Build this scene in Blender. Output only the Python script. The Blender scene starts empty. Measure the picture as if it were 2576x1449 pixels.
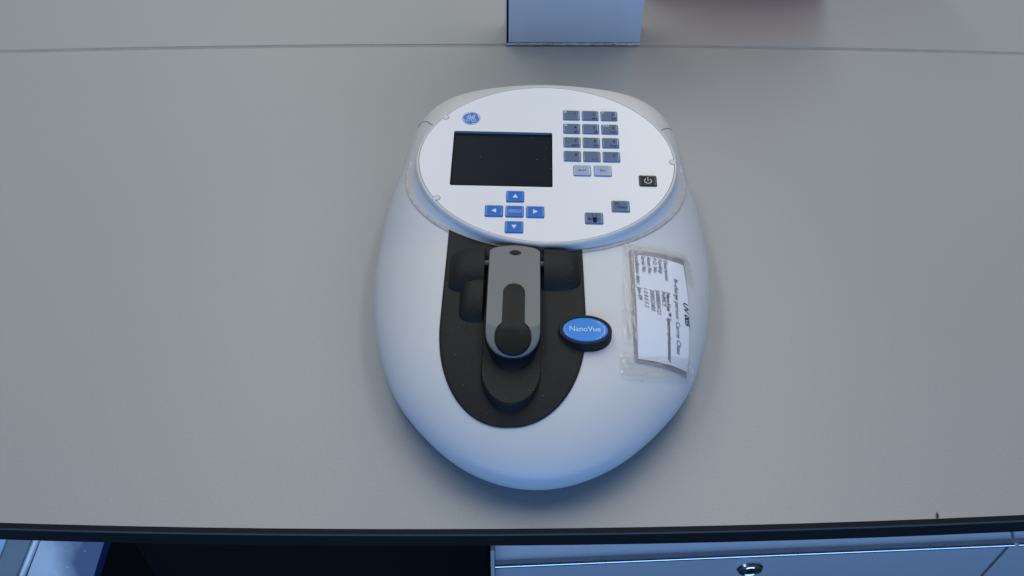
import bpy, bmesh, math, random
from mathutils import Vector, Matrix
from math import sin, cos, pi, radians, sqrt, atan2, hypot
random.seed(7)
RTH = [134.0, 134.8, 135.6, 136.5, 137.4, 138.6, 140.0, 141.7, 143.7, 145.8, 148.1, 150.4, 152.7, 155.2, 158.2, 161.7, 166.1, 171.5, 177.6, 184.4, 191.4, 198.1, 204.1, 208.9, 212.4, 214.5, 215.5, 215.5, 214.8, 213.9, 212.8, 211.8, 211.0, 210.4, 210.0, 209.7, 209.6, 209.5, 209.6, 209.8, 210.1, 210.6, 211.2, 211.8, 212.4, 212.7, 212.5, 211.6, 209.6, 206.4, 202.1, 196.7, 190.7, 184.4, 178.2, 172.5, 167.5, 163.4, 159.9, 157.1, 154.6, 152.2, 149.9, 147.6, 145.4, 143.4, 141.6, 140.2, 139.1, 138.3, 137.6, 137.1, 136.6, 136.3, 136.0, 135.9, 136.1, 136.4, 136.9, 137.6, 138.4, 139.2, 140.2, 141.3, 142.6, 144.1, 145.9, 147.8, 149.7, 151.7, 153.7, 155.5, 157.4, 159.2, 161.1, 163.2, 165.3, 167.5, 169.6, 171.7, 173.7, 175.4, 176.9, 178.1, 179.1, 179.7, 179.9, 179.8, 179.3, 178.4, 177.2, 175.6, 173.8, 171.9, 169.8, 167.7, 165.5, 163.2, 160.9, 158.7, 156.6, 154.5, 152.7, 150.9, 149.3, 147.7, 146.1, 144.5, 142.8, 141.2, 139.6, 138.1, 136.8, 135.7, 134.9, 134.1, 133.5, 133.0, 132.6, 132.3, 132.3, 132.4, 132.8, 133.4]
scene = bpy.context.scene
COL = scene.collection

# ---------------------------------------------------------------- camera
RT = Vector((0.99985439, -0.01367195, 0.01021157))
UP = Vector((0.0028902, 0.72544049, 0.68827883))
FW = Vector((0.016818, 0.68814909, -0.72537437))
cam = bpy.data.cameras.new("camera"); cam_o = bpy.data.objects.new("camera", cam)
cam.sensor_width = 36.0; cam.lens = 2177 / 2576 * 36.0
cam.clip_start = 0.02; cam.clip_end = 60
cam_o.matrix_world = Matrix(((RT.x, UP.x, -FW.x, 0), (RT.y, UP.y, -FW.y, 0), (RT.z, UP.z, -FW.z, 0.53), (0, 0, 0, 1)))
COL.objects.link(cam_o); scene.camera = cam_o

# ---------------------------------------------------------------- light: two rows of ceiling tubes, an added ceiling bounce fill, daylight from a window behind the camera
world = bpy.data.worlds.new("World"); scene.world = world
world.use_nodes = True
bg = world.node_tree.nodes["Background"]
bg.inputs[0].default_value = (0.55, 0.70, 1.0, 1); bg.inputs[1].default_value = 0.02

def area(name, loc, target, sx, sy, power, color):
    l = bpy.data.lights.new(name, 'AREA'); l.shape = 'RECTANGLE'; l.size = sx; l.size_y = sy
    l.energy = power; l.color = color
    o = bpy.data.objects.new(name, l); COL.objects.link(o)
    o.location = loc
    o.rotation_euler = (Vector(target) - Vector(loc)).to_track_quat('-Z', 'Y').to_euler()
    return o
WARM = (1.0, 0.982, 0.925)
for sx_, pw_ in ((-0.72, 15), (0.72, 15.5), (-2.1, 5.5), (2.1, 5.5)):
    area("ceiling_tube_light", (sx_, 1.75, 1.95), (sx_, 1.75, 0), 0.22, 2.7, pw_, WARM)
area("ceiling_bounce_fill", (0.0, 2.7, 2.3), (0.0, 2.7, 0.0), 4.2, 4.0, 50, WARM)  # soft fill added to stand for light bounced off the ceiling
area("window_light", (0.1, -2.6, 0.75), (0.1, 0.4, 0.0), 6.0, 1.5, 96, (0.26, 0.50, 1.0))

scene.view_settings.view_transform = 'Standard'
scene.view_settings.look = 'None'
scene.view_settings.exposure = 0.12
scene.view_settings.gamma = 1.0

# ---------------------------------------------------------------- helpers
def put(name, verts, faces, mats, parent=None, smooth=True, fmats=None, sharp=None):
    me = bpy.data.meshes.new(name)
    me.from_pydata([tuple(v) for v in verts], [], faces)
    return link(name, me, mats, parent, smooth, fmats, sharp)
def link(name, me, mats, parent=None, smooth=True, fmats=None, sharp=None):
    for m in (mats if isinstance(mats, (list, tuple)) else [mats]): me.materials.append(m)
    bm = bmesh.new(); bm.from_mesh(me)
    if fmats:
        for f, k in zip(bm.faces, fmats): f.material_index = k
    bmesh.ops.recalc_face_normals(bm, faces=bm.faces)
    for f in bm.faces: f.smooth = smooth
    if sharp is not None:
        for e in bm.edges:
            if len(e.link_faces) == 2 and e.calc_face_angle(0) > radians(sharp): e.smooth = False
    bm.to_mesh(me); bm.free()
    o = bpy.data.objects.new(name, me); COL.objects.link(o)
    if parent: o.parent = parent
    return o
def thing(name, label, cat, loc=(0, 0, 0), rz=0):
    o = bpy.data.objects.new(name, None); COL.objects.link(o)
    o.empty_display_size = 0.02
    o.location = loc; o.rotation_euler = (0, 0, rz); o["label"] = label; o["category"] = cat
    return o
def lab(o, t): o["label"] = t; return o
class MB:
    def __init__(s): s.v = []; s.f = []; s.m = []
    def loft(s, rings, cap0=False, cap1=False, closed=True, m=0):
        b = len(s.v); n = len(rings[0])
        for r in rings: s.v += [tuple(p) for p in r]
        for i in range(len(rings) - 1):
            for j in range(n if closed else n - 1):
                k = (j + 1) % n
                s.f.append((b + i*n + j, b + i*n + k, b + (i+1)*n + k, b + (i+1)*n + j)); s.m.append(m)
        if cap0: s.f.append(tuple(b + j for j in range(n))[::-1]); s.m.append(m)
        if cap1: s.f.append(tuple(b + (len(rings)-1)*n + j for j in range(n))); s.m.append(m)
        return s
    def tube(s, pts, r, n=8, m=0):
        rings = []
        pts = [Vector(p) for p in pts]
        for i, p in enumerate(pts):
            d = (pts[min(i+1, len(pts)-1)] - pts[max(i-1, 0)]).normalized()
            a = d.cross(Vector((0, 0, 1)))
            if a.length < 1e-4: a = d.cross(Vector((1, 0, 0)))
            a.normalize(); b = d.cross(a)
            rr = r[i] if isinstance(r, (list, tuple)) else r
            rings.append([p + (a*cos(t) + b*sin(t))*rr for t in [2*pi*k/n for k in range(n)]])
        return s.loft(rings, True, True, m=m)
    def box(s, x0, y0, z0, x1, y1, z1, b=0.0008, m=0):
        def r(z, i):
            return [(x0+i, y0+i, z), (x1-i, y0+i, z), (x1-i, y1-i, z), (x0+i, y1-i, z)]
        return s.loft([r(z0, b), r(z0+b, 0), r(z1-b, 0), r(z1, b)], True, True, m=m)
    def build(s, name, mats, parent=None, smooth=True, sharp=35):
        return put(name, s.v, s.f, mats, parent, smooth, s.m, sharp)
def grid(fn, nu, nv):
    v = [fn(i/nu, j/nv) for i in range(nu+1) for j in range(nv+1)]
    f = [(i*(nv+1)+j, (i+1)*(nv+1)+j, (i+1)*(nv+1)+j+1, i*(nv+1)+j+1) for i in range(nu) for j in range(nv)]
    return v, f
def ell(a, b, n, cx=0, cy=0, p=2.0):
    out = []
    for k in range(n):
        t = 2*pi*k/n; c, s = cos(t), sin(t)
        out.append((cx + a*math.copysign(abs(c)**(2/p), c), cy + b*math.copysign(abs(s)**(2/p), s)))
    return out
def rrect(hx, hy, r, n=5):
    out = []
    for cx, cy, a0 in ((hx-r, hy-r, 0), (-hx+r, hy-r, pi/2), (-hx+r, -hy+r, pi), (hx-r, -hy+r, 1.5*pi)):
        for k in range(n+1):
            a = a0 + pi/2*k/n; out.append((cx + r*cos(a), cy + r*sin(a)))
    return out
MM = 0.001

# ---------------------------------------------------------------- materials
def mat(name, base, rough=0.5, metal=0.0, spec=0.5, var=0.04, scale=30, bump=0.0, bscale=900, coat=0.0, dust=None, grain=0.0):
    m = bpy.data.materials.new(name); m.use_nodes = True
    nt = m.node_tree; P = nt.nodes["Principled BSDF"]
    P.inputs["Roughness"].default_value = rough; P.inputs["Metallic"].default_value = metal
    P.inputs["Specular IOR Level"].default_value = spec
    P.inputs["Coat Weight"].default_value = coat; P.inputs["Coat Roughness"].default_value = 0.04
    tc = nt.nodes.new("ShaderNodeTexCoord")
    nz = nt.nodes.new("ShaderNodeTexNoise"); nz.inputs["Scale"].default_value = scale; nz.inputs["Detail"].default_value = 6
    nt.links.new(tc.outputs["Object"], nz.inputs["Vector"])
    mx = nt.nodes.new("ShaderNodeMix"); mx.data_type = 'RGBA'
    mx.inputs[6].default_value = tuple(max(0, c*(1-var)) for c in base) + (1,)
    mx.inputs[7].default_value = tuple(min(1, c*(1+var)) for c in base) + (1,)
    nt.links.new(nz.outputs["Fac"], mx.inputs[0])
    col = mx.outputs[2]
    if grain:
        ng = nt.nodes.new("ShaderNodeTexNoise"); ng.inputs["Scale"].default_value = 700; ng.inputs["Detail"].default_value = 4
        nt.links.new(tc.outputs["Object"], ng.inputs["Vector"])
        mg = nt.nodes.new("ShaderNodeMapRange"); mg.inputs[1].default_value = 0.3; mg.inputs[2].default_value = 0.7; mg.inputs[3].default_value = 1-grain; mg.inputs[4].default_value = 1+grain
        nt.links.new(ng.outputs["Fac"], mg.inputs[0])
        vm = nt.nodes.new("ShaderNodeVectorMath"); vm.operation = 'SCALE'
        nt.links.new(col, vm.inputs[0]); nt.links.new(mg.outputs[0], vm.inputs["Scale"]); col = vm.outputs[0]
    if dust:
        dc, dscale, thr, rad = dust
        vo = nt.nodes.new("ShaderNodeTexVoronoi"); vo.inputs["Scale"].default_value = dscale
        nt.links.new(tc.outputs["Object"], vo.inputs["Vector"])
        sep = nt.nodes.new("ShaderNodeSeparateColor"); nt.links.new(vo.outputs["Color"], sep.inputs[0])
        g = nt.nodes.new("ShaderNodeMath"); g.operation = 'GREATER_THAN'; g.inputs[1].default_value = thr
        nt.links.new(sep.outputs[0], g.inputs[0])
        rr = nt.nodes.new("ShaderNodeMath"); rr.operation = 'MULTIPLY'; rr.inputs[1].default_value = rad
        nt.links.new(sep.outputs[1], rr.inputs[0])
        l = nt.nodes.new("ShaderNodeMath"); l.operation = 'LESS_THAN'
        nt.links.new(vo.outputs["Distance"], l.inputs[0]); nt.links.new(rr.outputs[0], l.inputs[1])
        a = nt.nodes.new("ShaderNodeMath"); a.operation = 'MULTIPLY'
        nt.links.new(g.outputs[0], a.inputs[0]); nt.links.new(l.outputs[0], a.inputs[1])
        a2 = nt.nodes.new("ShaderNodeMath"); a2.operation = 'MULTIPLY'
        nt.links.new(a.outputs[0], a2.inputs[0]); nt.links.new(sep.outputs[2], a2.inputs[1])
        m2 = nt.nodes.new("ShaderNodeMix"); m2.data_type = 'RGBA'
        nt.links.new(a2.outputs[0], m2.inputs[0]); nt.links.new(col, m2.inputs[6]); m2.inputs[7].default_value = dc + (1,)
        col = m2.outputs[2]
    nt.links.new(col, P.inputs["Base Color"])
    if bump:
        n2 = nt.nodes.new("ShaderNodeTexNoise"); n2.inputs["Scale"].default_value = bscale; n2.inputs["Detail"].default_value = 3
        nt.links.new(tc.outputs["Object"], n2.inputs["Vector"])
        bp = nt.nodes.new("ShaderNodeBump"); bp.inputs["Strength"].default_value = bump; bp.inputs["Distance"].default_value = 0.0003
        nt.links.new(n2.outputs["Fac"], bp.inputs["Height"]); nt.links.new(bp.outputs["Normal"], P.inputs["Normal"])
    return m
M_BENCH = mat("bench_laminate", (0.287, 0.311, 0.328), 0.40, spec=0.5, var=0.03, scale=4, grain=0.06, bump=0.06, bscale=1500, dust=((0.25, 0.24, 0.22), 38, 0.93, 0.035))
M_BODY = mat("white_casing", (0.56, 0.585, 0.61), 0.42, var=0.02, scale=14, bump=0.05, bscale=2500, dust=((0.35, 0.33, 0.30), 150, 0.965, 0.10))
M_RIM = mat("console_rim_plastic", (0.62, 0.62, 0.605), 0.45, var=0.02, scale=60)
M_SKIRT = mat("console_skirt_plastic", (0.70, 0.71, 0.72), 0.45, var=0.02, scale=40)
M_FACE = mat("console_face_film", (0.755, 0.77, 0.79), 0.40, var=0.012, scale=25, dust=((0.35, 0.35, 0.36), 130, 0.97, 0.10))
M_WALL = mat("screen_recess_grey", (0.20, 0.205, 0.21), 0.6)
M_GAP = mat("dark_gap", (0.10, 0.10, 0.11), 0.8)
M_GROOVE = mat("dusty_groove", (0.48, 0.475, 0.46), 0.8, var=0.35, scale=220)
M_PLATE = mat("textured_black_plastic", (0.0125, 0.0135, 0.0148), 0.60, spec=0.22, var=0.25, scale=900, bump=0.5, bscale=1600, dust=((0.13, 0.13, 0.125), 900, 0.84, 0.30))
M_BLACK = mat("smooth_black_plastic", (0.007, 0.007, 0.0075), 0.5, spec=0.22, var=0.15, scale=500, bump=0.25, bscale=1500, dust=((0.10, 0.10, 0.10), 800, 0.94, 0.26))
M_PIT = mat("pit_black", (0.006, 0.006, 0.007), 0.7)
M_GREY = mat("grey_arm_paint", (0.163, 0.172, 0.178), 0.48, metal=0.1, spec=0.4, var=0.03, scale=900, bump=0.1, bscale=2200)
M_PIN = mat("grey_pin_metal", (0.10, 0.10, 0.105), 0.45, metal=0.2)
M_KBLUE = mat("key_blue", (0.006, 0.150, 0.53), 0.5, spec=0.25, var=0.03)
M_KBLUEE = mat("key_blue_edge", (0.020, 0.085, 0.30), 0.25, coat=1.0)
M_KGREY = mat("key_slate", (0.088, 0.140, 0.235), 0.5, spec=0.25, var=0.03)
M_KEDGE = mat("key_edge_blue", (0.075, 0.17, 0.40), 0.25, coat=1.0)
M_KLIGHT = mat("key_pale", (0.34, 0.385, 0.53), 0.5, spec=0.25, var=0.03)
M_KBLACK = mat("key_black", (0.006, 0.006, 0.008), 0.5, spec=0.2)
M_KBLACKE = mat("key_black_edge", (0.008, 0.022, 0.055), 0.25, coat=1.0)
M_INK = mat("black_ink", (0.006, 0.006, 0.008), 0.7, spec=0.1)
M_INKGREY = mat("printed_grey_ink", (0.014, 0.015, 0.022), 0.7)
M_PEN = mat("ballpoint_ink", (0.06, 0.07, 0.14), 0.7)
M_WHITEINK = mat("white_ink", (0.68, 0.70, 0.72), 0.5)
M_SCREEN = mat("screen_glass", (0.011, 0.015, 0.023), 0.28, spec=0.07, var=0.1, dust=((0.35, 0.36, 0.38), 520, 0.95, 0.18))
M_LOGO = mat("logo_blue", (0.022, 0.14, 0.50), 0.4)
M_LOGOD = mat("logo_navy_ring", (0.10, 0.17, 0.30), 0.4)
M_LOGOW = mat("logo_pale", (0.42, 0.56, 0.86), 0.4)
M_BADGE = mat("badge_blue_resin", (0.024, 0.235, 0.72), 0.45, spec=0.3, var=0.02, coat=0.35)
M_BADGET = mat("badge_lettering_pale", (0.50, 0.68, 0.95), 0.4)
M_PAPER = mat("paper_white", (0.78, 0.82, 0.93), 0.8, var=0.02, scale=60)
M_BAND = mat("black_edge_band", (0.010, 0.0105, 0.012), 0.42, var=0.1, scale=200)
M_SEAL = mat("sealant_grey", (0.245, 0.25, 0.255), 0.8, spec=0.2, var=0.2, scale=60)
M_FLAKE = mat("sealant_flake", (0.60, 0.60, 0.58), 0.6, var=0.15, scale=300)
M_POST = mat("post_enamel", (0.64, 0.655, 0.68), 0.45, var=0.015, scale=10, bump=0.03)
M_CAB = mat("drawer_enamel", (0.40, 0.42, 0.44), 0.40, var=0.02, scale=20, bump=0.05)
M_ALU = mat("brushed_aluminium", (0.88, 0.89, 0.90), 0.40, metal=0.35, var=0.05, scale=120)
M_CHROME = mat("chrome_lock", (0.80, 0.80, 0.82), 0.16, metal=1.0)
M_RED = mat("dark_red_box", (0.85, 0.13, 0.05), 0.45, var=0.1)
M_REDLIP = mat("purple_box_base", (0.30, 0.03, 0.06), 0.5)
M_DARK = mat("under_bench_black", (0.006, 0.006, 0.007), 0.7, spec=0.2)
M_FLOOR = mat("dark_floor", (0.012, 0.013, 0.015), 0.5, var=0.2, scale=8)
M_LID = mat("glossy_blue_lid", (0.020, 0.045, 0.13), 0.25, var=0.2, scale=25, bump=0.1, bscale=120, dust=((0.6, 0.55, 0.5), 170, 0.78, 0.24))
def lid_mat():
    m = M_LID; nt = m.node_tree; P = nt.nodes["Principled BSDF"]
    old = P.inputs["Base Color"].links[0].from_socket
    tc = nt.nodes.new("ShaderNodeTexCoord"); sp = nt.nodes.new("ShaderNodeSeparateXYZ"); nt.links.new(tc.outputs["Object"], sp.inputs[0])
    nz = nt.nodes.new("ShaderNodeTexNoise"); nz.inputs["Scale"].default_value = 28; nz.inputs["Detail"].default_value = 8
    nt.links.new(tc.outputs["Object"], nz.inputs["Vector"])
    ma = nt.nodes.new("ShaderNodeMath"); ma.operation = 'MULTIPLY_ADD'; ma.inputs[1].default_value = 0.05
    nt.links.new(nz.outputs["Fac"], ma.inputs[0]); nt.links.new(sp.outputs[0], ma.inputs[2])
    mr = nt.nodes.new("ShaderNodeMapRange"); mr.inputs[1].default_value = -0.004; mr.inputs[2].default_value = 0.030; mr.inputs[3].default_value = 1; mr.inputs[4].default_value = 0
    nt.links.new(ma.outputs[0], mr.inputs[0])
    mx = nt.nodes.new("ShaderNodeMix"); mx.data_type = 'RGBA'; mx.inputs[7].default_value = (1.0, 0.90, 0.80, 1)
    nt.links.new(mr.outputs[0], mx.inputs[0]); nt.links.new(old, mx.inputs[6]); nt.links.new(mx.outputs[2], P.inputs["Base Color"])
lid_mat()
M_LIDP = mat("pale_blue_panel", (0.70, 0.80, 0.90), 0.4)
M_STEEL = mat("grey_steel", (0.30, 0.29, 0.27), 0.45, metal=0.2, var=0.1)
M_STEELB = mat("painted_highlight_steel", (0.90, 0.86, 0.72), 0.35, metal=0.2, var=0.3, scale=260)  # pale colour stands for the lit highlight along the bar edge

def film(name, tint, alpha, rough, bump, bscale, gloss=0.03):
    m = bpy.data.materials.new(name); m.use_nodes = True
    nt = m.node_tree; P = nt.nodes["Principled BSDF"]; out = nt.nodes["Material Output"]
    P.inputs["Base Color"].default_value = tint + (1,); P.inputs["Roughness"].default_value = rough
    tr = nt.nodes.new("ShaderNodeBsdfTransparent"); tr.inputs[0].default_value = (0.97, 0.97, 0.965, 1)
    gl = nt.nodes.new("ShaderNodeBsdfGlossy"); gl.inputs["Roughness"].default_value = 0.10
    lw = nt.nodes.new("ShaderNodeLayerWeight"); lw.inputs[0].default_value = 0.5
    pw = nt.nodes.new("ShaderNodeMath"); pw.operation = 'POWER'; pw.inputs[1].default_value = 4.0
    fr = nt.nodes.new("ShaderNodeMath"); fr.operation = 'MULTIPLY_ADD'; fr.inputs[1].default_value = 0.35; fr.inputs[2].default_value = gloss
    nt.links.new(lw.outputs["Facing"], pw.inputs[0]); nt.links.new(pw.outputs[0], fr.inputs[0])
    tc = nt.nodes.new("ShaderNodeTexCoord"); n2 = nt.nodes.new("ShaderNodeTexNoise"); n2.inputs["Scale"].default_value = bscale
    nt.links.new(tc.outputs["Object"], n2.inputs["Vector"])
    bp = nt.nodes.new("ShaderNodeBump"); bp.inputs["Strength"].default_value = bump; bp.inputs["Distance"].default_value = 0.001
    nt.links.new(n2.outputs["Fac"], bp.inputs["Height"])
    nt.links.new(bp.outputs[0], gl.inputs["Normal"]); nt.links.new(bp.outputs[0], lw.inputs["Normal"])
    a = nt.nodes.new("ShaderNodeMixShader"); a.inputs[0].default_value = alpha
    nt.links.new(tr.outputs[0], a.inputs[1]); nt.links.new(P.outputs[0], a.inputs[2])
    b = nt.nodes.new("ShaderNodeMixShader"); nt.links.new(fr.outputs[0], b.inputs[0])
    nt.links.new(a.outputs[0], b.inputs[1]); nt.links.new(gl.outputs[0], b.inputs[2])
    nt.links.new(b.outputs[0], out.inputs[0])
    return m
M_SLEEVE = film("clear_sleeve", (0.5, 0.5, 0.56), 0.02, 0.3, 0.03, 60, 0.012)
M_SLEEVEB = film("sleeve_border", (0.30, 0.30, 0.40), 0.50, 0.3, 0.1, 300, 0.03)
M_TAPE = film("clear_tape", (0.55, 0.53, 0.46), 0.13, 0.4, 0.12, 110, 0.02)
M_GLINT = mat("tape_crease_gloss", (0.74, 0.74, 0.70), 0.12, coat=1.0, spec=1.0)

# ---------------------------------------------------------------- lab bench
def bow(x): return 0.0075*min(1.0, ((x-0.01)/0.35)**2 if abs(x-0.01) < 0.35 else 1 + 2*(abs(x-0.01)-0.35)/0.35*0.9) if abs(x-0.01) <= 0.35 else 0.0075*(1 + 2*(abs(x-0.01)-0.35)/0.35)
def sbow(x): return -0.016*((x-0.018)/0.58)**2
XS = [-1.0 + 0.05*k for k in range(41)]
bench = thing("lab_bench", "pale grey laboratory bench with black front edge and long sealed joint", "bench", (0, 0.281, 0))
def P_(o): return lambda v: (v[0]-o[0], v[1]-o[1], v[2]-o[2])
BO = (0, 0.281, 0)
def strip(name, prof, m, parent, origin, xs=XS, sharp=25):
    """a profile (y, z) swept along x; prof(x) returns the closed section"""
    b = MB(); b.loft([[(x-origin[0], y-origin[1], z-origin[2]) for y, z in prof(x)] for x in xs], True, True)
    return b.build(name, m, parent, True, sharp)
strip("worktop", lambda x: [(0.2812+bow(x), -0.022), (0.8849+sbow(x), -0.022), (0.8849+sbow(x), -0.0008), (0.8843+sbow(x), 0), (0.2812+bow(x), 0)], M_BENCH, bench, BO)
strip("worktop", lambda x: [(0.8904+sbow(x), -0.022), (2.0, -0.022), (2.0, 0), (0.8911+sbow(x), 0), (0.8904+sbow(x), -0.0008)], M_BENCH, bench, BO)
strip("sealant_joint", lambda x: [(0.8849+sbow(x), -0.015), (0.8904+sbow(x), -0.015), (0.8904+sbow(x), -0.0006), (0.8876+sbow(x), -0.0012), (0.8849+sbow(x), -0.0006)], M_SEAL, bench, BO, [-1+0.01*k for k in range(201)])
strip("edge_band", lambda x: [(0.2811+bow(x), -0.0002), (0.2781+bow(x), -0.0016), (0.2774+bow(x), -0.0026), (0.2774+bow(x), -0.0165), (0.2781+bow(x), -0.0172), (0.2811+bow(x), -0.0172)], M_BAND, bench, BO)
b = MB(); b.tube([(0.2976, 0.0055, 0.0006), (0.2979, 0.0072, 0.0016), (0.2981, 0.0092, 0.0012)], [0.0006, 0.0007, 0.0003], 6)
b.build("splinter", M_BAND, bench)
b = MB(); b.box(-1.0, 0.175, -0.85, -0.012, 0.19, -0.024); b.build("kneehole_shade_panel", M_DARK, bench)  # black sheet added to stand for the shade under the bench

# ---------------------------------------------------------------- floor
fl = put("floor", [(-6, -5, -0.85), (6, -5, -0.85), (6, 6, -0.85), (-6, 6, -0.85)], [(0, 1, 2, 3)], M_FLOOR); fl["kind"] = "structure"

# ---------------------------------------------------------------- things below the bench edge
du = thing("drawer_unit", "blue grey steel drawer unit with aluminium handle rail under the bench", "drawer unit", (0.19, 0.283, -0.05))
DO = (0.19, 0.283, -0.05)
def rbow(x): return 0.0017 + 0.0355*x
def handle(x0, x1):
    n = 16; xs = [x0 + (x1-x0)*k/n for k in range(n+1)]
    def prof(x):
        y = 0.2785 + rbow(x)
        return [(y+0.060, -0.060), (y+0.060, -0.0380), (y+0.032, -0.0380), (y+0.028, -0.0405), (y+0.0180, -0.0460), (y+0.0125, -0.0490), (y+0.0085, -0.0515),
                (y+0.0045, -0.0532), (y+0.0016, -0.0520), (y+0.0004, -0.0518), (y, -0.0526), (y+0.0006, -0.0536), (y+0.0030, -0.0560), (y+0.0030, -0.060)]
    return strip("handle_rail", prof, M_ALU, du, DO, xs, 40)
def front(x0, x1):
    n = 16; xs = [x0 + (x1-x0)*k/n for k in range(n+1)]
    def prof(x):
        y = 0.2822 + rbow(x)
        return [(y, -0.230), (y+0.0008, -0.231), (y+0.018, -0.231), (y+0.018, -0.0605), (y+0.0008, -0.0605), (y, -0.0613)]
    return strip("drawer_front", prof, M_CAB, du, DO, xs, 40)
def lip(x0, x1, par):
    b = MB(); b.tube([(x0 + (x1-x0)*k/24 - DO[0], 0.2787 + rbow(x0 + (x1-x0)*k/24) - DO[1], -0.0533 - DO[2]) for k in range(25)], 0.0016, 12)
    return b.build("rail_lip", M_CHROME, par)
for x0_, x1_ in ((-0.0022, 0.3762), (0.3793, 0.86)): lip(x0_, x1_, handle(x0_, x1_))
f1 = front(-0.0022, 0.3762); f2 = front(0.3793, 0.86)
b = MB(); b.box(-0.0052-DO[0], 0.2765-DO[1], -0.80-DO[2], -0.0026-DO[0], 0.75-DO[1], -0.0225-DO[2], 0.0004); b.build("side_panel", M_CAB, du)
b = MB(); b.box(-0.0024-DO[0], 0.3105-DO[1], -0.80-DO[2], 0.90-DO[0], 0.75-DO[1], -0.062-DO[2]); b.build("carcass", M_DARK, du)
# lock, axis towards -y
lx, ly, lz = 0.1875, 0.2822 + rbow(0.1875), -0.0800
def lring(r, d, n=28): return [(lx-DO[0] + r*cos(2*pi*k/n), ly-DO[1] - d, lz-DO[2] + r*sin(2*pi*k/n)) for k in range(n)]
b = MB(); b.loft([lring(.0098, 0), lring(.0098, .0012), lring(.0088, .0026), lring(.0070, .0031), lring(.0064, .0026), lring(.0062, .0010)], False, True)
lk = b.build("lock", M_CHROME, du)
b = MB(); b.loft([lring(.0058, .0008), lring(.0058, .0022), lring(.0050, .0030), lring(.0022, .0031), lring(.0018, .0012)], False, True); b.build("lock_core", M_CHROME, lk)
b = MB(); b.box(lx-DO[0]-.0006, ly-DO[1]-.0035, lz-DO[2]-.003, lx-DO[0]+.0006, ly-DO[1]-.001, lz-DO[2]+.003, .0001); b.build("keyhole", M_PIT, lk)

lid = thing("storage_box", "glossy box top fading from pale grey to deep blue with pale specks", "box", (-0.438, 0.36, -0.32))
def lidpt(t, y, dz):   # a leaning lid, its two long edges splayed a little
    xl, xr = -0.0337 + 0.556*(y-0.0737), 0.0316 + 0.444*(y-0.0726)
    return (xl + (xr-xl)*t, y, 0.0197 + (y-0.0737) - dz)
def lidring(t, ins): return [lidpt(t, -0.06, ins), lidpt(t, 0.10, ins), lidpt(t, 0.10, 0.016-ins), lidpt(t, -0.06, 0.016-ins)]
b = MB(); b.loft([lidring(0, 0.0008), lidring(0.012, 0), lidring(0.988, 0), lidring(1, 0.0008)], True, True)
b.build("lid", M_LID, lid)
def wallring(t): return [lidpt(t, -0.05, 0.017), lidpt(t, 0.095, 0.017), lidpt(t, 0.095, 0.10)[:2] + (-0.53,), lidpt(t, -0.05, 0.10)[:2] + (-0.53,)]
b = MB(); b.loft([wallring(0.04), wallring(0.96)], True, True); b.build("box_wall", M_DARK, lid)
rail = thing("steel_frame", "grey steel frame bar with edge coloured pale as if lit at the lower left", "frame", (-0.49, 0.36, -0.30))
b = MB(); b.box(-0.0155, -0.16, -0.020, 0.0085, 0.083, 0.0, 0.001); b.build("bar", M_STEEL, rail)
b = MB(); b.tube([(0.0125, -0.16, -0.0035), (0.0125, 0.083, -0.0035)], 0.0036, 12); b.build("edge_tube", M_STEELB, rail)
b = MB(); b.box(-0.10, -0.16, -0.020, -0.0185, 0.083, -0.002, 0.001); b.build("side_plate", M_LIDP, rail)
for o_ in rail.children:      # the bars lean back under the bench
    for v_ in o_.data.vertices:
        v_.co.z += v_.co.y - 0.0737; v_.co.x += 0.58*(v_.co.y - 0.0737)
b = MB(); b.box(-0.014, 0.0, -0.548, 0.006, 0.02, -0.021, 0.001); b.build("upright", M_STEEL, rail)

# ---------------------------------------------------------------- post and box at the back
post = thing("shelf_post", "blue grey steel shelf post standing on the bench joint behind the instrument", "post", (0.0885, 0.888, 0))
PO = (0.0885, 0.888, 0)
b = MB(); b.box(0.0135-PO[0], 0.8905-PO[1], 0.0012, 0.1645-PO[0], 0.935-PO[1], 0.75, 0.0012); b.build("front_panel", M_POST, post)
b = MB(); b.box(0.0098-PO[0], 0.8885-PO[1], 0.0010, 0.0112-PO[0], 0.935-PO[1], 0.75, 0.0003); b.build("side_panel", M_POST, post)
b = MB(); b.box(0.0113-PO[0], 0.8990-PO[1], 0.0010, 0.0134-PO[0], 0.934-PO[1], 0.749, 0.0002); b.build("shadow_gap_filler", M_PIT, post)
b = MB(); b.tube([(0.0112+0.1535*k/60-PO[0], 0.8893-PO[1]+random.uniform(-.0005, .0005), 0.0006) for k in range(61)], [0.0012+random.uniform(-.0005, .0005) for k in range(61)], 6)
bead = b.build("sealant_bead", M_FLAKE, post)
b = MB()
for k in range(26):
    x = 0.02 + 0.14*random.random(); w = random.uniform(0.0006, 0.0035)
    b.box(x-PO[0], 0.8875-PO[1], 0.0008, x+w-PO[0], 0.8886-PO[1], 0.0018+random.uniform(0, .0008), 0.0002)
fk = b.build("sealant_flakes", M_FLAKE, bead); fk["kind"] = "stuff"
rb = thing("red_box", "dark red box on the back bench cut off by the top of the picture", "box", (0.30, 1.0745, 0))
b = MB(); b.box(-0.125, -0.0705, 0.0005, 0.113, 0.10, 0.007, 0.0008); b.build("base_rim", M_REDLIP, rb)
b = MB(); b.box(-0.123, -0.068, 0.0072, 0.111, 0.098, 0.20, 0.003); b.build("box_wall", M_RED, rb)
b = MB(); b.box(-0.125, -0.070, 0.2005, 0.113, 0.10, 0.23, 0.003); b.build("lid", M_RED, rb)

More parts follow.
